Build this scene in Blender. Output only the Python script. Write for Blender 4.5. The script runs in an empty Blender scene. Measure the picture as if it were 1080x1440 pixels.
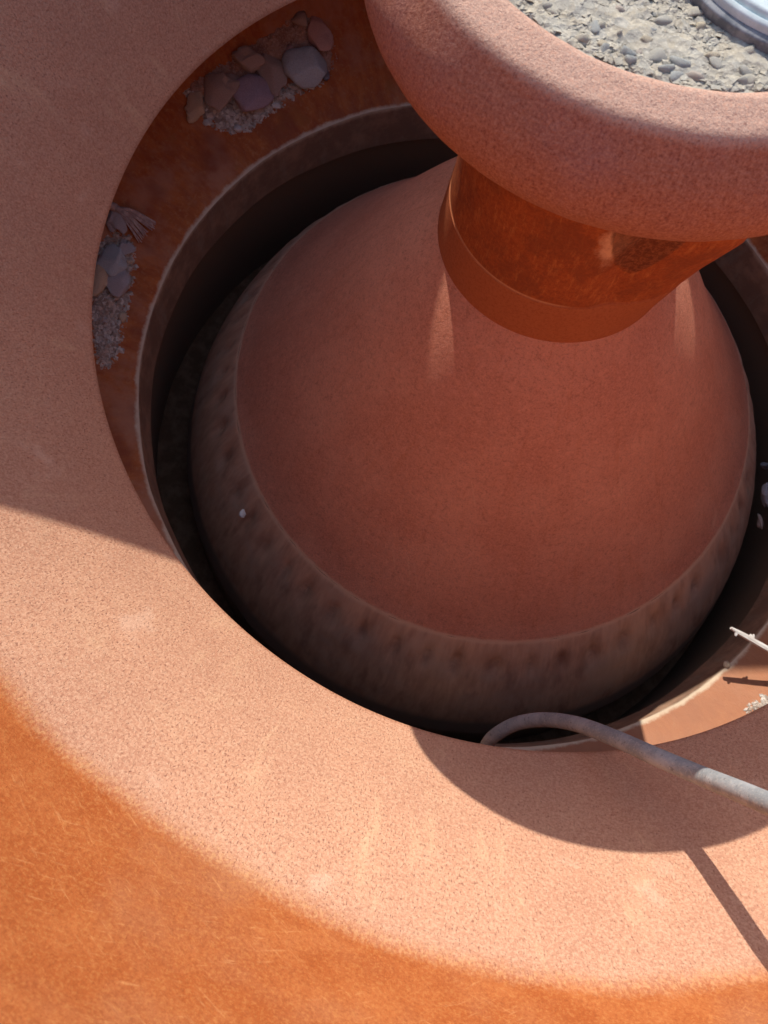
import bpy, bmesh, math, random
from math import sin, cos, pi, radians
from mathutils import Vector, Matrix, noise
random.seed(7)
sc = bpy.context.scene
col = sc.collection

# ------------------------------------------------------------------ camera
def rot(rx, ry, rz):
    return Matrix.Rotation(rz, 3, 'Z') @ Matrix.Rotation(ry, 3, 'Y') @ Matrix.Rotation(rx, 3, 'X')
CAM = Vector((0, -0.88807, 1.65493))
RC = Matrix.Rotation(0.28526, 3, 'X') @ Matrix.Rotation(0.04652, 3, 'Y') @ Matrix.Rotation(0.49661, 3, 'Z')
F = 1108.46
cd = bpy.data.cameras.new('camera')
cam = bpy.data.objects.new('camera', cd)
col.objects.link(cam)
cam.matrix_world = Matrix.Translation(CAM) @ RC.to_4x4()
cd.sensor_fit = 'HORIZONTAL'; cd.sensor_width = 36; cd.lens = 36 * F / 1080
cd.clip_start = 0.02; cd.clip_end = 200
sc.camera = cam
cd.dof.use_dof = True; cd.dof.focus_distance = 1.15; cd.dof.aperture_fstop = 12

# ------------------------------------------------------------------ sky, sun, exposure
AZ, EL = radians(322.5), radians(40)
SUN = Vector((cos(EL) * sin(AZ), cos(EL) * cos(AZ), sin(EL)))
w = bpy.data.worlds.new("World"); sc.world = w; w.use_nodes = True
wn = w.node_tree.nodes; wl = w.node_tree.links
bg = wn['Background']
sky = wn.new('ShaderNodeTexSky'); sky.sky_type = 'NISHITA'; sky.sun_disc = False
sky.sun_elevation = EL; sky.sun_rotation = AZ
wl.new(sky.outputs[0], bg.inputs[0]); bg.inputs[1].default_value = 0.15
ld = bpy.data.lights.new('sun', 'SUN'); ld.energy = 2.6; ld.angle = radians(0.5); ld.color = (1, .95, .87)
lo = bpy.data.objects.new('sun', ld); col.objects.link(lo)
lo.rotation_euler = SUN.to_track_quat('Z', 'Y').to_euler()
sc.view_settings.view_transform = 'Standard'; sc.view_settings.look = 'None'
sc.view_settings.exposure = 0.88; sc.view_settings.gamma = 1

# ------------------------------------------------------------------ helpers
HEAD = rot(-0.00166, -0.05093, 0)          # the head leans a little in its bowl

def ray(x, y):
    return (RC @ Vector(((x - 540) / F, -(y - 720) / F, -1))).normalized()
def on_z(x, y, z):                          # point of the place at height z
    d = ray(x, y); return CAM + d * ((z - CAM.z) / d.z)

def tag(o, label=None, cat=None, group=None, kind=None):
    if label: o['label'] = label
    if cat: o['category'] = cat
    if group: o['group'] = group
    if kind: o['kind'] = kind
    return o
def empty(name, loc=(0, 0, 0)):
    o = bpy.data.objects.new(name, None); col.objects.link(o); o.location = loc
    o.empty_display_size = .1
    return o
def mesh_obj(name, verts, faces, mat, parent=None, smooth=True, loc=None):
    me = bpy.data.meshes.new(name); me.from_pydata([tuple(v) for v in verts], [], faces)
    if smooth: me.polygons.foreach_set('use_smooth', [True] * len(me.polygons))
    me.materials.append(mat); me.update()
    o = bpy.data.objects.new(name, me); col.objects.link(o)
    if loc: o.location = loc
    if parent: o.parent = parent
    return o

def refine(prof, step=.012, rad=.0):
    """profile polyline -> rounded corners (rad per point) and resampled"""
    out = []
    n = len(prof)
    for i, p in enumerate(prof):
        q = Vector(p[:2]); rr = p[2] if len(p) > 2 else rad
        if 0 < i < n - 1 and rr > 0:
            a = Vector(prof[i - 1][:2]); b = Vector(prof[i + 1][:2])
            ra = min(rr, (a - q).length * .45, (b - q).length * .45)
            A = q + (a - q).normalized() * ra; B = q + (b - q).normalized() * ra
            for k in range(6):
                t = k / 5
                out.append((1 - t) ** 2 * A + 2 * t * (1 - t) * q + t * t * B)
        else: out.append(q)
    res = [out[0]]
    for q in out[1:]:
        d = (q - res[-1]).length; m = max(1, int(d / step)); s = res[-1].copy()
        for k in range(1, m + 1): res.append(s.lerp(q, k / m))
    return res
def lathe(name, prof, mat, parent=None, seg=256, disp=None, step=.012, close=False, refined=False):
    P = prof if refined else refine(prof, step)
    V = []; Fc = []
    for (r, z) in P:
        for j in range(seg):
            th = 2 * pi * j / seg
            rr, zz = (r, z) if disp is None else disp(th, r, z)
            V.append((rr * cos(th), rr * sin(th), zz))
    for i in range(len(P) - 1):
        for j in range(seg):
            k = (j + 1) % seg
            Fc.append((i * seg + j, i * seg + k, (i + 1) * seg + k, (i + 1) * seg + j))
    return mesh_obj(name, V, Fc, mat, parent)

class NT:
    def __init__(s, name):
        s.m = bpy.data.materials.new(name); s.m.use_nodes = True
        s.t = s.m.node_tree; s.b = s.t.nodes['Principled BSDF']
        s.tc = s.t.nodes.new('ShaderNodeTexCoord').outputs['Object']
    def n(s, typ, ins=(), **kw):
        nd = s.t.nodes.new(typ)
        for k, v in kw.items(): setattr(nd, k, v)
        for k, v in (ins.items() if isinstance(ins, dict) else enumerate(ins)):
            if v is None: continue
            if isinstance(v, bpy.types.NodeSocket): s.t.links.new(v, nd.inputs[k])
            else: nd.inputs[k].default_value = v
        return nd
    def math(s, op, a, b=None, c=None, clamp=False):
        nd = s.n('ShaderNodeMath', [a, b, c], operation=op); nd.use_clamp = clamp; return nd.outputs[0]
    def noise(s, vec, scale, detail=4, rough=.6, dist=0):
        return s.n('ShaderNodeTexNoise', {'Vector': vec, 'Scale': scale, 'Detail': detail, 'Roughness': rough, 'Distortion': dist}).outputs['Fac']
    def voro(s, vec, scale, feat='F1', out='Distance', rnd=1):
        return s.n('ShaderNodeTexVoronoi', {'Vector': vec, 'Scale': scale, 'Randomness': rnd}, feature=feat).outputs[out]
    def ramp(s, f, stops, interp='LINEAR'):
        nd = s.n('ShaderNodeValToRGB', [f]); e = nd.color_ramp.elements; nd.color_ramp.interpolation = interp
        while len(e) < len(stops): e.new(.5)
        for el, (p, c) in zip(e, stops):
            el.position = p; el.color = (c, c, c, 1) if isinstance(c, (int, float)) else (*c, 1)
        return nd.outputs[0]
    def mix(s, f, a, b, blend='MIX'):
        nd = s.t.nodes.new('ShaderNodeMix'); nd.data_type = 'RGBA'; nd.blend_type = blend
        for i, v in ((0, f), (6, a), (7, b)):
            if isinstance(v, bpy.types.NodeSocket): s.t.links.new(v, nd.inputs[i])
            else: nd.inputs[i].default_value = (*v, 1) if isinstance(v, tuple) and len(v) == 3 else v
        return nd.outputs[2]
    def step(s, v, lo, hi):
        nd = s.n('ShaderNodeMapRange', [v, lo, hi, 0., 1.]); nd.interpolation_type = 'SMOOTHSTEP'; nd.clamp = True
        return nd.outputs[0]
    def band(s, v, c, wd):                   # 1 at v == c, falling to 0 at a distance of wd
        return s.step(s.math('ABSOLUTE', s.math('SUBTRACT', v, c)), wd, 0.0)
    def xyz(s, v=None):
        return s.n('ShaderNodeSeparateXYZ', [v or s.tc]).outputs
    def vec(s, a, b, c): return s.n('ShaderNodeCombineXYZ', [a, b, c]).outputs[0]
    def cyl(s):
        x, y, z = s.xyz()
        u = s.math('MULTIPLY', s.math('ADD', x, y), -1.0); v = s.math('SUBTRACT', x, y)
        th = s.math('ARCTAN2', v, u)
        r = s.math('SQRT', s.math('ADD', s.math('MULTIPLY', x, x), s.math('MULTIPLY', y, y)))
        return th, r, z
    def done(s, color, rough=.85, bumps=(), spec=.25):
        s.b.inputs['Specular IOR Level'].default_value = spec
        if isinstance(color, bpy.types.NodeSocket): s.t.links.new(color, s.b.inputs['Base Color'])
        else: s.b.inputs['Base Color'].default_value = (*color, 1)
        if isinstance(rough, bpy.types.NodeSocket): s.t.links.new(rough, s.b.inputs['Roughness'])
        else: s.b.inputs['Roughness'].default_value = rough
        nrm = None
        for h, st, dist in bumps:
            ins = {'Strength': st, 'Distance': dist, 'Height': h}
            if nrm: ins['Normal'] = nrm
            nrm = s.n('ShaderNodeBump', ins).outputs['Normal']
        if nrm: s.t.links.new(nrm, s.b.inputs['Normal'])
        return s.m

# ------------------------------------------------------------------ materials
def mat_hopper():
    t = NT('hopper_rust'); th, r, z = t.cyl()
    mer = t.math('ADD', z, r)
    sv = t.vec(th, t.math('MULTIPLY', mer, .33), 0.)
    pit = t.noise(sv, 370, 2, .6); pit2 = t.noise(sv, 130, 4, .7)
    big = t.noise(t.tc, 3.2, 5, .6); mid = t.noise(t.tc, 16, 5, .65); fine = t.noise(t.tc, 420, 3, .75); grain = t.noise(t.tc, 240, 3, .8)
    pink = t.mix(t.step(big, .35, .68), (.48, .248, .150), (.56, .298, .178))
    pink = t.mix(t.math('MULTIPLY', t.step(mid, .5, .72), .35), pink, (.60, .37, .22))
    pink = t.mix(t.math('MULTIPLY', t.step(grain, .44, .62), .55), pink, (.66, .41, .27))
    pink = t.mix(t.math('MULTIPLY', t.step(grain, .50, .36), .45), pink, (.40, .19, .12))
    pink = t.mix(t.math('MULTIPLY', t.step(fine, .50, .70), .50), pink, (.33, .15, .085))
    dens = t.math('ADD', .600, t.math('MULTIPLY', t.step(big, .62, .38), .05))
    tick = t.step(t.math('SUBTRACT', pit, dens), .0, .06)
    pink = t.mix(t.math('MULTIPLY', tick, .75), pink, (.24, .10, .065))
    drip = t.noise(t.vec(t.math('MULTIPLY', th, 7.0), t.math('MULTIPLY', mer, 1.3), 0.), 2.2, 5, .7)
    pink = t.mix(t.math('MULTIPLY', t.step(drip, .56, .74), .5), pink, (.70, .46, .27))
    blot = t.noise(t.tc, 13, 3, .5)
    pink = t.mix(t.math('MULTIPLY', t.step(blot, .63, .76), .45), pink, (.66, .43, .30))
    # fresher orange rust on the steep upper wall, with fine scratches
    orange = t.mix(t.step(mid, .35, .7), (.35, .086, .018), (.42, .125, .033))
    orange = t.mix(t.math('MULTIPLY', t.step(big, .48, .68), .6), orange, (.38, .16, .075))
    orange = t.mix(t.math('MULTIPLY', t.step(grain, .48, .66), .6), orange, (.48, .19, .055))
    orange = t.mix(t.math('MULTIPLY', t.step(grain, .48, .34), .5), orange, (.26, .07, .018))
    s1 = t.noise(t.vec(t.math('ADD', t.math('MULTIPLY', th, 1.0), mer), t.math('MULTIPLY', t.math('SUBTRACT', mer, th), .12), 0.), 120, 4, .75)
    s2 = t.noise(t.vec(t.math('SUBTRACT', t.math('MULTIPLY', th, .8), mer), t.math('MULTIPLY', t.math('ADD', mer, th), .12), 0.), 105, 4, .75)
    scr = t.math('MULTIPLY', t.math('MAXIMUM', t.step(s1, .57, .70), t.step(s2, .57, .70)), t.step(t.noise(t.tc, 6, 4), .36, .60))
    orange = t.mix(t.math('MULTIPLY', scr, .38), orange, (.68, .34, .13))
    n_e = t.noise(t.tc, 170, 6, .95)
    edge = t.math('ADD', z, t.math('MULTIPLY', t.math('SUBTRACT', n_e, .5), .040))
    edge = t.math('ADD', edge, t.math('MULTIPLY', t.math('SUBTRACT', big, .5), .05))
    om = t.step(edge, .662, .704)
    c = t.mix(om, pink, orange)
    fr = t.math('MULTIPLY', t.band(edge, .686, .020), t.step(t.noise(sv, 240, 3), .44, .62))
    c = t.mix(t.math('MULTIPLY', fr, .3), c, (.72, .43, .19))
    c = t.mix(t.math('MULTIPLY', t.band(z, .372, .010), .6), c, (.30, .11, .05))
    b1 = t.math('MULTIPLY', t.math('MULTIPLY', t.step(pit, .54, .68), -1.0), t.math('SUBTRACT', 1.0, om))
    return t.done(c, .8, [(mid, .25, .01), (b1, .55, .0013), (pit2, .5, .0018), (grain, .35, .0014), (fine, .5, .0008)])

def mat_ledge():
    t = NT('ledge_rust'); th, r, z = t.cyl()
    sv = t.vec(th, t.math('MULTIPLY', r, .35), 0.)
    big = t.noise(t.tc, 5, 5, .65); st = t.noise(sv, 34, 6, .75); fine = t.noise(t.tc, 120, 4, .7)
    c = t.mix(t.step(st, .30, .75), (.38, .095, .035), (.60, .185, .052))
    c = t.mix(t.math('MULTIPLY', t.step(t.noise(t.tc, 60, 5, .8), .5, .66), .4), c, (.66, .28, .10))
    c = t.mix(t.math('MULTIPLY', t.step(big, .46, .66), .8), c, (.52, .24, .14))
    c = t.mix(t.math('MULTIPLY', t.step(fine, .52, .74), .4), c, (.44, .23, .12))
    c = t.mix(t.math('MULTIPLY', t.step(t.noise(t.tc, 11, 5, .7), .56, .68), .6), c, (.42, .15, .045))
    c = t.mix(t.math('MULTIPLY', t.step(t.noise(t.tc, 4, 3), .54, .62), .5), c, (.26, .075, .045))
    # the side near the camera is paler
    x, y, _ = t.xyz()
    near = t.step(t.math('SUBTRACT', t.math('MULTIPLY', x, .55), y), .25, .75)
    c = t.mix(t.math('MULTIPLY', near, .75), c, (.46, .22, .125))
    rr = t.math('ADD', r, t.math('MULTIPLY', t.math('SUBTRACT', t.noise(t.tc, 28, 5, .7), .5), .022))
    c = t.mix(t.math('MULTIPLY', t.step(rr, .824, .815), .85), c, (.74, .60, .42))
    return t.done(c, .85, [(big, .3, .01), (st, .45, .003), (fine, .5, .0015)])

def mat_liner():
    t = NT('liner_steel'); th, r, z = t.cyl()
    a = t.noise(t.tc, 14, 5, .7); b = t.noise(t.vec(th, t.math('MULTIPLY', z, .3), 0.), 22, 5, .7)
    c = t.mix(t.step(a, .4, .65), (.27, .16, .105), (.42, .25, .16))
    c = t.mix(t.math('MULTIPLY', t.step(b, .5, .7), .5), c, (.35, .28, .21))
    zz = t.math('ADD', z, t.math('MULTIPLY', t.math('SUBTRACT', a, .5), .03))
    c = t.mix(t.math('MULTIPLY', t.step(zz, -.036, -.020), .8), c, (.72, .58, .42))
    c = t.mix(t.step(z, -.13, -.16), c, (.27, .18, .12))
    return t.done(c, .7, [(a, .4, .004), (b, .3, .002)])

def mat_mantle(name, lo, hi, ridge=None):
    t = NT(name); th, r, z = t.cyl()
    big = t.noise(t.tc, 6, 5, .6); fine = t.noise(t.tc, 420, 3, .75)
    x, y, zz = t.xyz()
    gr = t.noise(t.tc, 240, 4, .85)
    c = t.mix(t.step(big, .35, .68), lo, hi)
    c = t.mix(t.math('MULTIPLY', t.step(gr, .48, .34), .55), c, tuple(v * .55 for v in lo))
    sp = t.noise(t.tc, 85, 5, .8)
    c = t.mix(t.math('MULTIPLY', t.step(sp, .52, .64), .40), c, tuple(v * 1.2 for v in hi))
    c = t.mix(t.math('MULTIPLY', t.step(sp, .46, .36), .45), c, tuple(v * .6 for v in lo))
    scx = t.noise(t.vec(t.math('ADD', t.math('MULTIPLY', x, 1.0), t.math('MULTIPLY', zz, .6)), t.math('MULTIPLY', y, .08), 0.), 90, 4, .7)
    c = t.mix(t.math('MULTIPLY', t.math('MULTIPLY', t.step(scx, .63, .68), t.step(big, .5, .6)), .5), c, (.70, .38, .24))
    run = t.noise(t.vec(t.math('MULTIPLY', th, 3.0), t.math('MULTIPLY', z, .7), 0.), 7, 6, .75)
    c = t.mix(t.math('MULTIPLY', t.step(run, .50, .70), .35), c, (.48, .16, .07))
    c = t.mix(t.math('MULTIPLY', t.step(gr, .48, .70), .45), c, tuple(v * 1.25 for v in hi))
    c = t.mix(t.math('MULTIPLY', t.step(fine, .55, .72), .4), c, tuple(v * .5 for v in lo))
    if ridge:
        rz = t.math('ADD', z, t.math('MULTIPLY', t.math('SUBTRACT', t.noise(t.tc, 40, 4), .5), .006))
        c = t.mix(t.math('MULTIPLY', t.band(rz, .001, .006), .8), c, (.72, .46, .30))
    return t.done(c, .8, [(big, .25, .01), (sp, .5, .0035), (gr, .7, .0026), (fine, .5, .0010)])

def mat_skirt():
    t = NT('skirt_rust'); th, r, z = t.cyl()
    big = t.noise(t.tc, 7, 5, .65); st = t.noise(t.vec(th, t.math('MULTIPLY', z, .3), 0.), 30, 5, .7)
    c = t.mix(t.step(st, .35, .68), (.52, .29, .185), (.66, .39, .25))
    c = t.mix(t.math('MULTIPLY', t.step(big, .45, .65), .7), c, (.56, .37, .26))
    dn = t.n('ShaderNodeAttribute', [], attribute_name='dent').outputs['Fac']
    c = t.mix(t.math('MULTIPLY', t.step(dn, .05, 1.0), t.math('MULTIPLY', t.step(t.noise(t.tc, 24, 4, .7), .32, .62), .62)), c, (.20, .085, .055))  # dents painted darker: dirt, plus shade their shape barely gives
    spot = t.step(t.noise(t.vec(th, t.math('MULTIPLY', z, .5), 0.), 14, 3), .52, .70)
    c = t.mix(t.math('MULTIPLY', spot, .45), c, (.26, .12, .075))
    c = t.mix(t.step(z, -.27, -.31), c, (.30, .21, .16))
    c = t.mix(t.math('MULTIPLY', t.band(z, -.001, .006), .7), c, (.70, .45, .29))
    return t.done(c, .75, [(st, .4, .003), (big, .3, .006)])

def mat_collar():
    t = NT('collar_rust'); th, r, z = t.cyl()
    big = t.noise(t.tc, 9, 5, .65); fine = t.noise(t.tc, 230, 3, .75); gr = t.noise(t.tc, 150, 5, .8)
    c = t.mix(t.step(gr, .35, .68), (.30, .060, .012), (.44, .105, .022))
    c = t.mix(t.math('MULTIPLY', t.step(fine, .52, .70), .5), c, (.20, .035, .010))
    stv = t.noise(t.vec(t.math('MULTIPLY', th, .2), t.math('MULTIPLY', z, .2), 0.), 130, 6, .8)
    c = t.mix(t.math('MULTIPLY', t.step(stv, .50, .66), .5), c, (.62, .22, .06))
    c = t.mix(t.math('MULTIPLY', t.step(big, .48, .62), .55), c, (.20, .045, .014))
    low = t.step(t.math('ADD', z, t.math('MULTIPLY', big, .006)), .640, .632)
    c = t.mix(low, c, t.mix(t.step(fine, .4, .7), (.42, .12, .04), (.34, .085, .026)))
    c = t.mix(t.math('MULTIPLY', t.math('MULTIPLY', t.band(z, .6335, .003), t.math('MULTIPLY', t.step(t.noise(t.tc, 9), .3, .55), t.step(t.xyz()[0], SCRAPE.x, SCRAPE.x - .05))), .6), c, (.66, .34, .16))
    # scraped bright patch and the darker, rough hollow beside it
    x, y, _ = t.xyz()
    P, Q = SCRAPE, HOLLOW
    def blob(p, sx, sz, k):
        dx = t.math('DIVIDE', t.math('SUBTRACT', x, p.x), t.math('MAXIMUM', t.math('ADD', sx, t.math('MULTIPLY', t.math('SUBTRACT', z, p.z), .20)), .004))
        dz = t.math('DIVIDE', t.math('SUBTRACT', z, p.z), sz)
        dd = t.math('SQRT', t.math('ADD', t.math('MULTIPLY', dx, dx), t.math('MULTIPLY', dz, dz)))
        return t.math('ADD', dd, t.math('MULTIPLY', t.math('SUBTRACT', t.noise(t.tc, 38, 5, .75), .5), k))
    c = t.mix(t.math('MULTIPLY', t.step(blob(P, .020, .055, 2.0), 1.15, .2), .9), c, (.74, .40, .23))
    sc_ = t.step(blob(Q, .042, .085, .35), 1.06, .94)
    c = t.mix(t.math('MULTIPLY', sc_, .75), c, t.mix(t.step(gr, .45, .6), (.20, .05, .016), (.40, .13, .05)))
    return t.done(c, .72, [(big, .3, .006), (gr, .45, .002), (fine, .6, .001), (t.math('MULTIPLY', sc_, gr), .8, .006)], spec=.35)

def mat_plate():
    t = NT('feed_plate_rust'); th, r, z = t.cyl()
    st = t.noise(t.vec(th, t.math('MULTIPLY', t.math('ADD', z, r), .45), 0.), 120, 5, .8)
    big = t.noise(t.tc, 7, 5, .6); fine = t.noise(t.tc, 380, 4, .8); gg = t.noise(t.tc, 310, 4, .85)
    c = t.mix(t.step(st, .3, .7), (.34, .115, .065), (.44, .178, .100))
    c = t.mix(t.math('MULTIPLY', t.step(big, .42, .66), .6), c, (.36, .16, .13))
    top = t.step(t.math('ADD', z, t.math('MULTIPLY', t.math('SUBTRACT', st, .5), .01)), 1.088, 1.097)  # sunlit top bevel brightened in the colour, with a crisp sun edge
    c = t.mix(t.math('MULTIPLY', top, .85), c, t.mix(t.step(fine, .4, .65), (.50, .32, .235), (.66, .45, .33)))
    c = t.mix(t.math('MULTIPLY', t.step(gg, .48, .62), .6), c, (.56, .27, .17))
    c = t.mix(t.math('MULTIPLY', t.step(gg, .47, .36), .65), c, (.19, .055, .035))
    return t.done(c, .85, [(big, .2, .006), (t.noise(t.tc, 60, 5, .8), .8, .004), (gg, .35, .0016), (fine, .7, .0012)])

def mat_fill():
    t = NT('cement_grit')
    a = t.noise(t.tc, 45, 5, .7); b = t.voro(t.tc, 110, out='Color'); d = t.voro(t.tc, 110)
    bs = t.n('ShaderNodeSeparateColor', [b]).outputs[0]
    c = t.mix(t.step(a, .35, .65), (.33, .28, .205), (.45, .39, .29))
    c = t.mix(t.math('MULTIPLY', bs, .45), c, (.34, .34, .31))
    c = t.mix(t.math('MULTIPLY', t.step(t.noise(t.tc, 300, 2), .5, .7), .4), c, (.64, .58, .46))
    return t.done(c, .95, [(a, .5, .006), (d, .6, .003), (t.noise(t.tc, 300, 3), .6, .001)])

def mat_stone(name, a, b, sc_=18, rough=.85, bump=.5):
    t = NT(name); n1 = t.noise(t.tc, sc_, 6, .7); n2 = t.noise(t.tc, sc_ * 9, 3, .7)
    oi = t.n('ShaderNodeObjectInfo').outputs['Random']
    c = t.mix(t.step(n1, .35, .65), a, b)
    c = t.mix(t.math('MULTIPLY', t.step(n2, .5, .7), .4), c, tuple(min(1, v * 1.5) for v in b))
    c = t.mix(t.math('MULTIPLY', t.step(t.noise(t.tc, sc_ * 1.7, 4), .52, .66), .4), c, (.36, .20, .13))
    return t.done(c, rough, [(n1, bump, .004), (n2, bump, .0012)])

# ------------------------------------------------------------------ the crusher frame
FT = Vector((HEAD @ Vector((0, 0, 0))))
crusher = tag(empty('rock_crusher'), 'rusty funnel hopper and round bowl ledge that surround the central cone', 'crusher')
HOP = mat_hopper()
def wob(amp, f, seed=0):
    def d(th, r, z):
        n = noise.noise(Vector((cos(th) * f, sin(th) * f, z * 3 + seed)))
        return r + amp * n, z + amp * .6 * noise.noise(Vector((cos(th) * f, sin(th) * f, r * 3 + seed + 9)))
    return d
lathe('hopper', [(.8134, .3742), (1.0607, .686, .05), (1.13, .86, .10), (1.27, 1.60)], HOP, crusher, 320, wob(.003, 2.2), .015)
lathe('hopper_edge', [(.8134, .3742), (.8175, .3705, .002), (.842, .3735)], HOP, crusher, 320, wob(.003, 2.2), .004)
lathe('hopper_rim', [(1.268, 1.598), (1.275, 1.612, .004), (1.315, 1.612, .004), (1.318, 1.57), (1.295, 1.565)], HOP, crusher, 256, None, .01)
lathe('hopper_back', [(.842, .3735), (1.085, .685, .05), (1.155, .86, .10), (1.295, 1.565)], HOP, crusher, 256, None, .03)
LIP = wob(.0035, 5, 3)
LEDGE_PROF = [(.8131, -.0209), (.90, .004, .05), (1.06, .060, .10), (1.20, .20, .1), (1.34, .60)]
LEDGE_FINE = [tuple(v) for v in refine(LEDGE_PROF, .012)]
def ledge_z(r):
    P = LEDGE_FINE
    for a, b in zip(P, P[1:]):
        if a[0] <= r <= b[0]: return a[1] + (b[1] - a[1]) * (r - a[0]) / (b[0] - a[0])
    return P[0][1] if r < P[0][0] else P[-1][1]
def on_ledge(x, y):
    d = ray(x, y); t = .5; prev = None
    while t < 3.5:
        q = CAM + d * t; r = math.hypot(q.x, q.y)
        if q.z < ledge_z(r): return q
        t += .001
    return q
def on_hopper(x, y):
    d = ray(x, y); t = .4
    while t < 3.5:
        q = CAM + d * t; r = math.hypot(q.x, q.y)
        if q.z < .75 and r > .8134 + (q.z - .3742) * .7935: return q
        t += .0005
    return q
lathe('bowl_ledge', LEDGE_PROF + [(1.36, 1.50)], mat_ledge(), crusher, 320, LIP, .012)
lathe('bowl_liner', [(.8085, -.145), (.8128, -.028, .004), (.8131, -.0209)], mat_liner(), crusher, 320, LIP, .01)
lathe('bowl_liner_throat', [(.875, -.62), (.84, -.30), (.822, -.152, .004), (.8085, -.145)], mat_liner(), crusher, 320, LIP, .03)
t = NT('dark_floor'); a = t.noise(t.tc, 20, 5, .7)
FLOOR = t.done(t.mix(t.step(a, .4, .65), (.17, .085, .045), (.26, .14, .08)), .95, [(a, .5, .01)], spec=.1)
lathe('bowl_floor', [(.60, -.55), (.90, -.55)], FLOOR, crusher, 96, None, .2)  # dark floor added to close the gap under the skirt

# ------------------------------------------------------------------ the head
head = tag(empty('crushing_cone'), 'brown rusty cone with a short collar and a round gravel-filled plate on top', 'crusher cone')
head.rotation_euler = HEAD.to_euler()
def hplane(x, y, z):
    d = HEAD.transposed() @ ray(x, y); o = HEAD.transposed() @ CAM
    return o + d * ((z - o.z) / d.z)
def hcyl(x, y, rad):                        # first hit of the collar, in head coordinates
    d = HEAD.transposed() @ ray(x, y); o = HEAD.transposed() @ CAM
    a = d.x ** 2 + d.y ** 2; b = 2 * (o.x * d.x + o.y * d.y); c = o.x ** 2 + o.y ** 2 - rad * rad
    D = b * b - 4 * a * c
    return o + d * ((-b - math.sqrt(max(D, 0))) / (2 * a))
SCRAPE = hcyl(862, 352, .190); HOLLOW = hcyl(912, 340, .192)
cone_prof = [(.190, .556), (.206, .537, .008), (.252, .486, .03), (.300, .424, .03), (.43, .225, .08), (.575, .028, .03), (.600, .000)]
lathe('mantle', cone_prof, mat_mantle('mantle_rust', (.57, .225, .138), (.65, .285, .18), True), head, 320, None, .012)
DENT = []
def sdisp(th, r, z):
    n = noise.noise(Vector((cos(th) * 4, sin(th) * 4, 2)))
    u = ((th * 54 / (2 * pi) + .6 * n) % 1) - .5
    g = math.exp(-(u / .21) ** 2) * math.exp(-((z + .070) / .034) ** 2)
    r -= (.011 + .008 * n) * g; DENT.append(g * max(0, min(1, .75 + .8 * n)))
    r += .0015 * noise.noise(Vector((cos(th) * 20, sin(th) * 20, z * 20)))
    return r, z
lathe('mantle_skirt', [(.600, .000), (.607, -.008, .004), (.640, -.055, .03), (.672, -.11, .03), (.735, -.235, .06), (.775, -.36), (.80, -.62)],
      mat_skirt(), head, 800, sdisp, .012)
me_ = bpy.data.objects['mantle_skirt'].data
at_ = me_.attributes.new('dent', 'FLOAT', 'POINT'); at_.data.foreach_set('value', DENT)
TH_L = math.atan2(HOLLOW.y, HOLLOW.x)
def cdisp(th, r, z):
    d = (th - TH_L - .60 + pi) % (2 * pi) - pi       # welded lug flaring out on the right-hand side
    f = math.exp(-(d / .36) ** 2) * max(0, min(1.6, (z - .552) / .14))
    d2 = (th - TH_L + pi) % (2 * pi) - pi
    g = math.exp(-(d2 / .13) ** 2) * max(0, min(1, (z - .60) / .05))
    return r + .040 * f - .010 * g, z
lathe('collar', [(.1985, .536), (.1985, .548, .003), (.1905, .6310, .0015), (.1890, .6320, .0010), (.1855, .70), (.19, .97)],
      mat_collar(), head, 256, cdisp, .008)
# feed plate: rolled ring
ring = [Vector(p) for p in refine([(.18, .968), (.262, .957, .02), (.318, .966, .03), (.3395, 1.005, .04), (.335, 1.050, .04), (.3035, 1.1005, .007), (.266, 1.1075, .006), (.2565, 1.102, .003), (.252, 1.085)], .006)]
lathe('feed_plate', ring, mat_plate(), head, 400, wob(.0009, 7, 5), .008, refined=True)
FILL = mat_fill()
# cemented gravel fill
V = []; Fc = []; NR, NS = 70, 300
for i in range(NR + 1):
    r = .2545 * i / NR + .0005
    for j in range(NS):
        th = 2 * pi * j / NS; p = Vector((r * cos(th), r * sin(th), 0))
        z = 1.099 + .0045 * noise.noise(p * 22) + .0025 * noise.noise(p * 70) + .0015 * noise.noise(p * 180)
        V.append((p.x, p.y, z))
for i in range(NR):
    for j in range(NS):
        k = (j + 1) % NS; Fc.append((i * NS + j, (i + 1) * NS + j, (i + 1) * NS + k, i * NS + k))
fill = mesh_obj('gravel_fill', V, Fc, FILL, head)

# stones
def stone_mesh(name, mat, sub=3, seed=0, rough=.18, facet=0.0):
    bm = bmesh.new(); bmesh.ops.create_icosphere(bm, subdivisions=sub, radius=1)
    o = Vector((seed * 3.7, seed * 1.3, seed * 7.1))
    rnd = random.Random(seed); planes = [Vector((rnd.uniform(-1, 1), rnd.uniform(-1, 1), rnd.uniform(-.6, 1))).normalized() for _ in range(5)]
    for v in bm.verts:
        n = v.co.normalized()
        k = 1 + rough * noise.noise(n * 1.3 + o) * 1.6 + rough * .35 * noise.noise(n * 4 + o)
        q = n * k
        for p in planes:
            d = q.dot(p) - (.80 - facet)
            if d > 0 and facet > 0: q -= p * d * .85
        v.co = q
    me = bpy.data.meshes.new(name); bm.to_mesh(me); bm.free()
    me.polygons.foreach_set('use_smooth', [True] * len(me.polygons)); me.materials.append(mat)
    return me
def place(me, name, loc, size, rz=0, tilt=(0, 0), parent=None):
    o = bpy.data.objects.new(name, me); col.objects.link(o)
    o.location = loc; o.scale = size; o.rotation_euler = (tilt[0], tilt[1], rz)
    if parent: o.parent = parent
    return o
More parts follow.
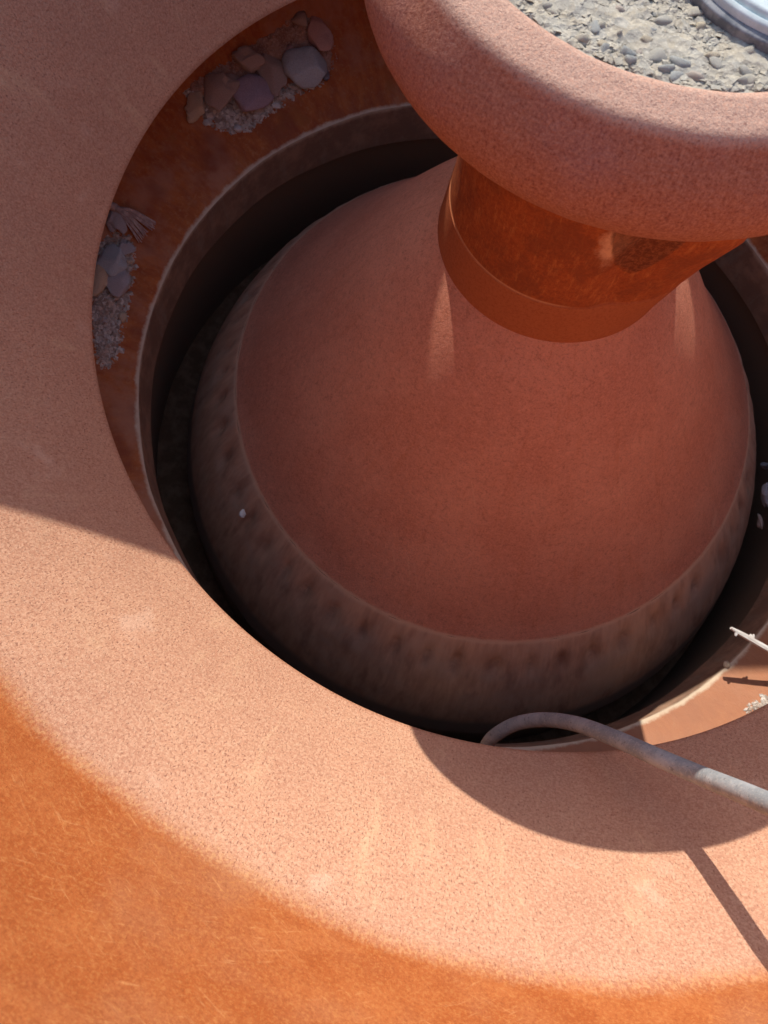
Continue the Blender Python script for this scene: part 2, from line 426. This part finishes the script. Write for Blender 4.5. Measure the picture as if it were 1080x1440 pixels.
PAL = [mat_stone('stone_pale', (.44, .40, .31), (.56, .51, .40), 40), mat_stone('stone_grey', (.36, .34, .29), (.47, .44, .36), 40),
       mat_stone('stone_tan', (.44, .37, .26), (.54, .46, .33), 40), mat_stone('stone_bluegrey', (.35, .355, .32), (.45, .45, .40), 40),
       mat_stone('stone_mauve', (.40, .33, .27), (.48, .41, .33), 40)]
pm = [stone_mesh('pebble', PAL[i % 5], 2, 20 + i, .35, .22) for i in range(10)]
known = [((628 + 254), 72, .016, .012, 3), ((680 + 206), 84, .010, .010, 3), (925, 78, .022, .015, 1), (955, 88, .018, .012, 3), (1003, 77, .014, .009, 2),
         (812, 58, .012, .009, 0), (980, 117, .016, .010, 4), (935, 107, .014, .009, 3), (872, 12, .011, .01, 4), (935, 28, .018, .010, 1), (770, 8, .012, .008, 1),
         (845, 33, .010, .008, 0), (910, 55, .012, .010, 2), (1050, 70, .018, .01, 0), (1045, 112, .012, .008, 1), (870, 45, .008, .006, 0), (1060, 125, .012, .01, 0), (985, 35, .010, .008, 2)]
for i, (x, y, a, b, pi_) in enumerate(known):
    q = hplane(x, y, 1.101)
    if math.hypot(q.x, q.y) > .246: q *= .240 / math.hypot(q.x, q.y); q.z = 1.101
    place(pm[pi_ + 5 * (i % 2)], 'pebble', (q.x, q.y, 1.0995), (a * .62, b * .62, .0045), random.uniform(-.6, .6) + .6, (0, 0), fill)
rs = random.Random(3)
for i in range(210):
    a = rs.uniform(0, 2 * pi); r = .244 * math.sqrt(rs.random())
    s = rs.uniform(.0035, .0085)
    place(pm[rs.randrange(10)], 'pebble', (r * cos(a), r * sin(a), 1.099), (s * 1.2, s, s * .45), rs.uniform(0, 6), (rs.uniform(-.3, .3), rs.uniform(-.3, .3)), fill)
def scatter(name, mat, pts, smin, smax, seed, parent=None, flat=.6):
    """thousands of chips joined in one mesh"""
    rnd = random.Random(seed); V = []; Fc = []
    base = [Vector(v) for v in ((1, 0, -.3), (-.5, .87, -.3), (-.5, -.87, -.3), (.5, .6, .6), (-.8, 0, .5), (.4, -.7, .55), (0, 0, 1))]
    fs = [(0, 1, 3), (1, 4, 3), (1, 2, 4), (2, 5, 4), (2, 0, 5), (0, 3, 5), (3, 4, 6), (4, 5, 6), (5, 3, 6)]
    for p in pts:
        s = rnd.uniform(smin, smax) * (rnd.random() * .7 + .5); R = Matrix.Rotation(rnd.uniform(0, 6.28), 3, 'Z') @ Matrix.Rotation(rnd.uniform(-.5, .5), 3, 'X')
        k = len(V); sx, sy = rnd.uniform(.7, 1.3), rnd.uniform(.7, 1.3)
        for b in base: V.append(Vector(p) + R @ Vector((b.x * s * sx, b.y * s * sy, b.z * s * flat)))
        for f in fs: Fc.append(tuple(k + i for i in f))
    return mesh_obj(name, V, Fc, mat, parent, False)
pts = []
for i in range(20000):
    a = rs.uniform(0, 2 * pi); r = .250 * math.sqrt(rs.random()); pts.append((r * cos(a), r * sin(a), 1.0985))
tag(scatter('grit', FILL, pts, .0025, .0066, 4, fill, .34), kind='stuff')

# steel disc lying on the fill
t = NT('worn_steel'); a = t.noise(t.tc, 40, 5, .7)
STEEL = t.done(t.mix(t.step(a, .4, .65), (.50, .56, .54), (.62, .67, .65)), .85, [(a, .3, .002)], spec=.15)
t = NT('dark_steel'); a = t.noise(t.tc, 60, 5, .7)
DARK = t.done(t.mix(t.step(a, .4, .65), (.12, .13, .14), (.26, .26, .26)), .6, [(a, .3, .002)], spec=.4)
dc = HEAD @ hplane(1141, -77, 1.106)
disc = tag(empty('steel_disc', dc), 'pale grey round steel cap lying on the gravel in the top corner', 'steel cap')
disc.rotation_euler = HEAD.to_euler()
lathe('base_ring', [(.144, -.006), (.144, .003, .002), (.139, .005, .002), (.128, .005)], DARK, disc, 160, None, .004)
lathe('cap_plate', [(.1375, .002), (.136, .011, .003), (.131, .013, .002), (.130, .0105, .001), (.128, .0105, .001), (.125, .016, .004), (.001, .018)], STEEL, disc, 160, None, .004)

def tube(name, pts, rad, mat, parent=None, seg=14, radf=None, smooth_pts=6):
    P = [Vector(p) for p in pts]; Q = []
    for i in range(len(P) - 1):
        p0 = P[max(0, i - 1)]; p1 = P[i]; p2 = P[i + 1]; p3 = P[min(len(P) - 1, i + 2)]
        for k in range(smooth_pts):
            s = k / smooth_pts
            Q.append(.5 * ((2 * p1) + (p2 - p0) * s + (2 * p0 - 5 * p1 + 4 * p2 - p3) * s * s + (3 * p1 - p0 - 3 * p2 + p3) * s ** 3))
    Q.append(P[-1]); V = []; Fc = []; up = Vector((0, 0, 1)); prev = None
    for i, q in enumerate(Q):
        d = (Q[min(i + 1, len(Q) - 1)] - Q[max(i - 1, 0)]).normalized()
        n = d.cross(up) if prev is None else (prev - d * prev.dot(d))
        if n.length < 1e-4: n = d.cross(Vector((1, 0, 0)))
        n.normalize(); prev = n; b = d.cross(n)
        rr = rad if radf is None else rad * radf(i / (len(Q) - 1))
        for j in range(seg):
            a = 2 * pi * j / seg; V.append(q + (n * cos(a) + b * sin(a)) * rr)
    for i in range(len(Q) - 1):
        for j in range(seg):
            k = (j + 1) % seg; Fc.append((i * seg + j, i * seg + k, (i + 1) * seg + k, (i + 1) * seg + j))
    Fc.append(tuple(range(seg))[::-1]); Fc.append(tuple((len(Q) - 1) * seg + j for j in range(seg)))
    return mesh_obj(name, V, Fc, mat, parent)
# ------------------------------------------------------------------ hose
t = NT('hose_rubber'); a = t.noise(t.tc, 22, 5, .7); f_ = t.noise(t.tc, 260, 3, .7)
c = t.mix(t.step(a, .38, .66), (.27, .285, .29), (.40, .41, .41))
c = t.mix(t.math('MULTIPLY', t.step(f_, .5, .7), .5), c, (.55, .52, .46))
x_, y_, z_ = t.xyz()
c = t.mix(t.math('MULTIPLY', t.step(t.noise(t.vec(t.math('MULTIPLY', x_, .3), y_, z_), 180, 4), .62, .66), .6), c, (.14, .13, .12))
HOSE = t.done(c, .7, [(a, .3, .003), (f_, .5, .0008)])
nh = lambda q: Vector((-q.x, -q.y, 0)).normalized() * .78 + Vector((0, 0, .62))
path = [Vector(p) for p in ((.80, -1.22, 1.50), (.77, -1.12, 1.64), (.66, -.97, 1.58), (.56, -.82, 1.28), (.512, -.737, .98), (.498, -.718, .813), (.488, -.704, .705), (.476, -.693, .611))]
path += [on_z(918, 1062, .535), on_z(862, 1037, .435), on_z(810, 1018, .330), on_z(765, 1012, .235), on_z(728, 1017, .165), on_z(700, 1031, .115), on_z(686, 1045, .075), on_z(680, 1060, .04), on_z(676, 1066, .012)]
hose = tube('hose', path, .0130, HOSE, None, 20, None, 10)
tag(hose, 'grey rubber hose bent over the lower edge of the hopper', 'hose')

# ------------------------------------------------------------------ splintered stick
t = NT('bleached_wood'); x_, y_, z_ = t.xyz(); a = t.noise(t.vec(t.math('MULTIPLY', x_, .15), y_, z_), 160, 4, .7)
WOOD = t.done(t.mix(t.step(a, .4, .66), (.62, .56, .50), (.80, .76, .70)), .85, [(a, .5, .002)])
def stick():
    rnd = random.Random(5); V = []; Fc = []; n = 16; L = .30
    for i in range(n + 1):
        s = i / n; wd = .0062 * (1 - .55 * max(0, 1 - s * 9)) * (1 + .18 * noise.noise(Vector((s * 9, 0, 0)))); h = .0035 * (1 + .3 * noise.noise(Vector((s * 7, 4, 0))))
        cy = .0016 * noise.noise(Vector((s * 6, 8, 0))); cz = .002 * sin(s * 5)
        for (a, b) in ((-1, -.6), (-.5, -1), (.6, -1), (1, -.3), (.8, .7), (0, 1), (-.8, .8)):
            V.append((s * L, cy + a * wd, cz + b * h))
    m = 7
    for i in range(n):
        for j in range(m): Fc.append((i * m + j, i * m + (j + 1) % m, (i + 1) * m + (j + 1) % m, (i + 1) * m + j))
    Fc.append(tuple(range(m))[::-1]); Fc.append(tuple(n * m + j for j in range(m)))
    return V, Fc
s1 = Vector((.6805, -.2836, .068)); s2 = on_z(1080, 913, .055)
st = empty('wood_stick', s1); tag(st, 'white splintered stick jutting over the bowl ledge at the right', 'stick')
xx = (s2 - s1).normalized(); yy = Vector((0, 0, 1)).cross(xx).normalized(); zz_ = xx.cross(yy)
st.rotation_euler = Matrix((xx, yy, zz_)).transposed().to_euler()
V, Fc = stick(); mesh_obj('stem', V, Fc, WOOD, st, False)
for k, (px, sd, ln) in enumerate(((.014, -1, .007), (.046, 1, .006), (.052, 1, .009))):
    V = [(px - .003, sd * .004, -.001), (px + .004, sd * .004, -.001), (px + .002, sd * (.004 + ln), 0), (px - .001, sd * (.004 + ln), 0),
         (px - .003, sd * .004, .003), (px + .004, sd * .004, .003), (px + .002, sd * (.004 + ln), .002), (px - .001, sd * (.004 + ln), .002)]
    mesh_obj('twig_stub', V, [(0, 1, 2, 3), (4, 7, 6, 5), (0, 4, 5, 1), (1, 5, 6, 2), (2, 6, 7, 3), (3, 7, 4, 0)], WOOD, st, False)

# ------------------------------------------------------------------ stones and grit trapped on the ledge
t = NT('ledge_grit'); vs_ = t.n('ShaderNodeSeparateColor', [t.voro(t.tc, 130, out='Color')]).outputs
GRIT = t.done(t.mix(t.math('MULTIPLY', t.step(t.noise(t.tc, 20, 4), .45, .62), .4), t.mix(vs_[0], (.34, .27, .22), (.74, .69, .61)), (.46, .30, .20)), .95, [(t.noise(t.tc, 250, 3), .6, .001)], spec=.1)
def inpoly(x, y, P):
    c = False
    for (x1, y1), (x2, y2) in zip(P, P[1:] + P[:1]):
        if (y1 > y) != (y2 > y) and x < (x2 - x1) * (y - y1) / (y2 - y1) + x1: c = not c
    return c
def mound(name, poly, label, seed, hmax, n, smin, smax, mat=None, dust=None):
    """low heap of dirt with an irregular outline, on the ledge, with chips in it"""
    rnd = random.Random(seed)
    xs = [p[0] for p in poly]; ys = [p[1] for p in poly]
    cx, cy = sum(xs) / len(xs), sum(ys) / len(ys)
    root = empty(name, on_ledge(cx, cy)); tag(root, label, 'gravel', kind='stuff')
    o0 = root.location.copy()
    ST = 3.0; idx = {}; V = []; Fc = []
    def edge(x, y):
        d = 1e9
        for (x1, y1), (x2, y2) in zip(poly, poly[1:] + poly[:1]):
            L2 = (x2 - x1) ** 2 + (y2 - y1) ** 2; t_ = max(0, min(1, ((x - x1) * (x2 - x1) + (y - y1) * (y2 - y1)) / L2))
            d = min(d, math.hypot(x - x1 - t_ * (x2 - x1), y - y1 - t_ * (y2 - y1)))
        return d
    nx, ny = int((max(xs) - min(xs)) / ST) + 2, int((max(ys) - min(ys)) / ST) + 2
    for i in range(nx):
        for j in range(ny):
            x, y = min(xs) + i * ST, min(ys) + j * ST
            if not inpoly(x, y, poly): continue
            q = on_ledge(x, y); e = min(1, edge(x, y) / 22)
            q.z += -.004 + hmax * e ** .7 * (.8 + .5 * noise.noise(q * 30)) + .004 * noise.noise(q * 90)
            idx[i, j] = len(V); V.append(q - o0)
    for (i, j) in idx:
        k = [(i, j), (i, j + 1), (i + 1, j + 1), (i + 1, j)]
        if all(a in idx for a in k): Fc.append(tuple(idx[a] for a in k))
    mesh_obj('dirt', V, Fc, mat or GRIT, root)
    pts = []
    vs = [v for v in V]
    for k in range(n): v = rnd.choice(vs); pts.append(v + Vector((rnd.uniform(-.003, .003), rnd.uniform(-.003, .003), 0)))
    o = scatter('grit', mat or GRIT, pts, smin, smax, seed, root); tag(o, kind='stuff')
    return root
t = NT('red_dirt'); a = t.noise(t.tc, 35, 5, .7); b = t.noise(t.tc, 220, 3, .7)
REDD = t.done(t.mix(t.step(b, .45, .65), t.mix(t.step(a, .4, .6), (.32, .17, .12), (.46, .28, .20)), (.55, .38, .29)), .95, [(a, .6, .006), (b, .6, .002)])
mound('dirt_heap', [(262, 118), (300, 95), (345, 62), (385, 40), (410, 18), (445, 20), (470, 45), (474, 85), (462, 112), (430, 118), (395, 112), (340, 135), (285, 150), (262, 140)],
      'reddish dirt heap under the cluster of round stones at the top', 11, .016, 700, .002, .005, REDD)
mound('gravel_heap', [(258, 128), (275, 120), (300, 130), (330, 135), (370, 125), (400, 118), (440, 112), (462, 108), (455, 120), (420, 132), (398, 150), (372, 168), (352, 184), (326, 188), (295, 182), (272, 162)],
      'pale grit patch spread below the round stones at the top', 12, .012, 1600, .002, .0075)
mound('gravel_heap', [(138, 340), (160, 322), (185, 330), (192, 352), (190, 395), (184, 425), (176, 455), (172, 490), (160, 515), (142, 524), (133, 505), (127, 470), (126, 410), (130, 370)],
      'long strip of pale grey grit along the left edge of the ledge', 13, .014, 2200, .002, .0075)
mound('gravel_heap', [(1036, 1003), (1060, 985), (1085, 970), (1120, 945), (1130, 960), (1095, 995), (1060, 1008)],
      'small whitish grit patch against the hopper edge at the lower right', 14, .012, 700, .002, .0075)

kinds = {
 'brown': mat_stone('stone_brown', (.44, .32, .26), (.60, .45, .37), 22), 'purple': mat_stone('stone_purple', (0.348, 0.270, 0.322), (0.470, 0.365, 0.418), 14, .7, .25),
 'blue': mat_stone('stone_blue', (0.409, 0.452, 0.470), (0.557, 0.592, 0.592), 16, .7, .25), 'pink': mat_stone('stone_pink', (0.592, 0.348, 0.295), (0.766, 0.487, 0.418), 20),
 'tan': mat_stone('stone_sand', (0.592, 0.452, 0.305), (0.766, 0.592, 0.418), 20), 'grey': mat_stone('stone_midgrey', (0.418, 0.401, 0.409), (0.574, 0.540, 0.540), 20),
 'white': mat_stone('stone_white', (0.800, 0.800, 0.696), (0.800, 0.800, 0.800), 30), 'dark': mat_stone('stone_dark', (0.174, 0.192, 0.227), (0.278, 0.295, 0.330), 20)}
# x, y, width, height, angle, kind, rough, facet, lift, label
ST = [(311, 127, 50, 44, 10, 'brown', .24, .10, .010, 'rough grey-brown stone at the left end of the upper cluster'),
 (353, 134, 50, 46, 5, 'purple', .10, .04, .012, 'smooth purple-grey round stone in the upper cluster'),
 (350, 87, 36, 34, 30, 'brown', .26, .12, .008, 'lumpy brown stone above the purple-grey one'),
 (383, 102, 34, 54, -12, 'brown', .14, .10, .010, 'tall smooth brown stone between the purple and blue-grey stones'),
 (430, 95, 54, 52, 30, 'blue', .10, .03, .012, 'largest blue-grey round pebble of the upper cluster'),
 (449, 47, 32, 46, -20, 'pink', .18, .08, .010, 'pinkish oval stone at the top of the upper cluster'),
 (423, 28, 20, 20, 0, 'brown', .25, .10, .006, 'small dirt-brown stone left of the pinkish oval stone'),
 (455, 103, 14, 24, -30, 'dark', .15, .08, .004, 'small dark blue stone tucked right of the blue-grey pebble'),
 (276, 152, 26, 34, 15, 'tan', .25, .12, .004, 'pale tan stone at the lower left of the upper cluster'),
 (388, 148, 16, 9, 15, 'white', .2, .15, .003, 'white chip below the tall brown stone'),
 (336, 181, 13, 10, 0, 'white', .2, .15, .003, 'white chip at the bottom of the pale grit patch'),
 (291, 173, 10, 9, 0, 'white', .2, .15, .003, 'white chip at the lower left of the pale grit patch'),
 (407, 74, 18, 16, 20, 'pink', .35, .15, .006, 'small red broken stone above the blue-grey pebble'),
 (437, 121, 12, 9, 20, 'white', .2, .15, .002, 'white chip just under the blue-grey pebble'),
 (163, 309, 24, 40, -20, 'grey', .2, .10, .006, 'grey block lying beside the frayed rope end'),
 (157, 371, 38, 40, 20, 'blue', .15, .06, .012, 'blue-grey stone at the head of the left strip of grit'),
 (166, 398, 34, 44, -20, 'grey', .14, .06, .012, 'mottled grey oval stone in the left strip of grit'),
 (137, 395, 26, 46, 0, 'tan', .10, .04, .012, 'smooth tan stone half under the hopper edge at the left'),
 (180, 369, 15, 10, 0, 'tan', .2, .15, .004, 'tan chip right of the mottled grey stone'),
 (177, 350, 26, 24, 0, 'grey', .3, .14, .006, 'broken bluish stone just below the frayed rope end'),
 (172, 447, 14, 14, 0, 'tan', .2, .15, .003, 'pale tan chip low on the right side of the left strip'),
 (145, 450, 14, 12, 0, 'grey', .3, .15, .003, 'small dark pebble in the middle of the left strip'),
 (151, 458, 11, 12, 0, 'purple', .3, .15, .003, 'small purple pebble in the middle of the left strip'),
 (1021, 934, 9, 9, 0, 'tan', .3, .12, .002, 'single small pebble on the lip below the white stick')]
for i, (x, y, wd, hg, ang, kd, rg, fa, lift, lab) in enumerate(ST):
    q = on_ledge(x, y); dist = (q - CAM).length; u = dist / F
    me = stone_mesh('stone', kinds[kd], 4 if wd > 20 else 2, 50 + i, rg * 1.5, fa + .05)
    o = bpy.data.objects.new('stone', me); col.objects.link(o)
    vx = RC @ Vector((1, 0, 0)); rz = math.atan2(vx.y, vx.x)
    a, b = wd * u / 2, hg * u / 2 * 1.12
    o.scale = (a, b, min(a, b) * .55); o.rotation_euler = (0, 0, rz - radians(ang))
    o.location = q + Vector((0, 0, lift * .7 - .001)) + (CAM - q).normalized() * (min(a, b) * .35)
    tag(o, lab, 'stone', 'stones lying on the bowl ledge')
# debris jammed in the gap at the right
for i, (x, y, wd, hg, kd, lab) in enumerate([(1074, 655, 12, 12, 'dark', 'uppermost small stone jammed in the gap at the right edge'), (1074, 694, 14, 34, 'grey', 'blue-grey stone jammed in the gap at the right edge'),
     (1067, 732, 7, 20, 'brown', 'thin brown stone, lowest of those jammed in the right-hand gap')]):
    q = on_z(x + 2, y, -.16); u = (q - CAM).length / F
    o = bpy.data.objects.new('stone', stone_mesh('stone', kinds[kd], 3, 90 + i, .5, .22)); col.objects.link(o)
    o.scale = (wd * u / 2, hg * u / 2, .02); o.rotation_euler = (.2, -.5, .5); o.location = q
    tag(o, lab, 'stone', 'stones jammed between cone and bowl')
# speck of mortar on the skirt
q = HEAD @ hplane(341, 722, -.052)
o = bpy.data.objects.new('stone', stone_mesh('stone', kinds['white'], 2, 97, .3, .1)); col.objects.link(o)
o.scale = (.009, .012, .006); o.location = q; o.rotation_euler = (0, .6, .4)
tag(o, 'small white stone stuck on the dark skirt below the cone at the left', 'stone')

# frayed rope end
t = NT('rope_fibre'); a = t.noise(t.tc, 90, 4)
FIB = t.done(t.mix(t.step(a, .4, .65), (.46, .35, .32), (.66, .54, .49)), .9)
rp = [on_ledge(157, 296), on_ledge(166, 300), on_ledge(180, 308)]
rope = tag(empty('rope_end', rp[0]), 'frayed grey-pink rope end with loose strands on the left of the ledge', 'rope')
rnd = random.Random(9); o0 = rope.location.copy()
up = Vector((0, 0, .014))
tube('core', [on_ledge(150, 292) - o0 + up, rp[1] - o0 + up * 1.3], .010, FIB, rope, 10)
for k in range(26):
    s = k / 25
    ex, ey = 196 + 24 * (1 - s) + rnd.uniform(-4, 4), 316 + 28 * s + rnd.uniform(-3, 3)
    mx, my = 178 + 10 * (1 - s), 303 + 14 * s
    tube('strand', [rp[1] - o0 + up * 1.2 + Vector((rnd.uniform(-.005, .005), rnd.uniform(-.006, .006), rnd.uniform(-.004, .006))),
                    on_ledge(mx, my) - o0 + up * rnd.uniform(1.2, 1.9), on_ledge(ex, ey) - o0 + up * rnd.uniform(.2, .6)], .0024, FIB, rope, 5, lambda f: 1 - .45 * f, 5)
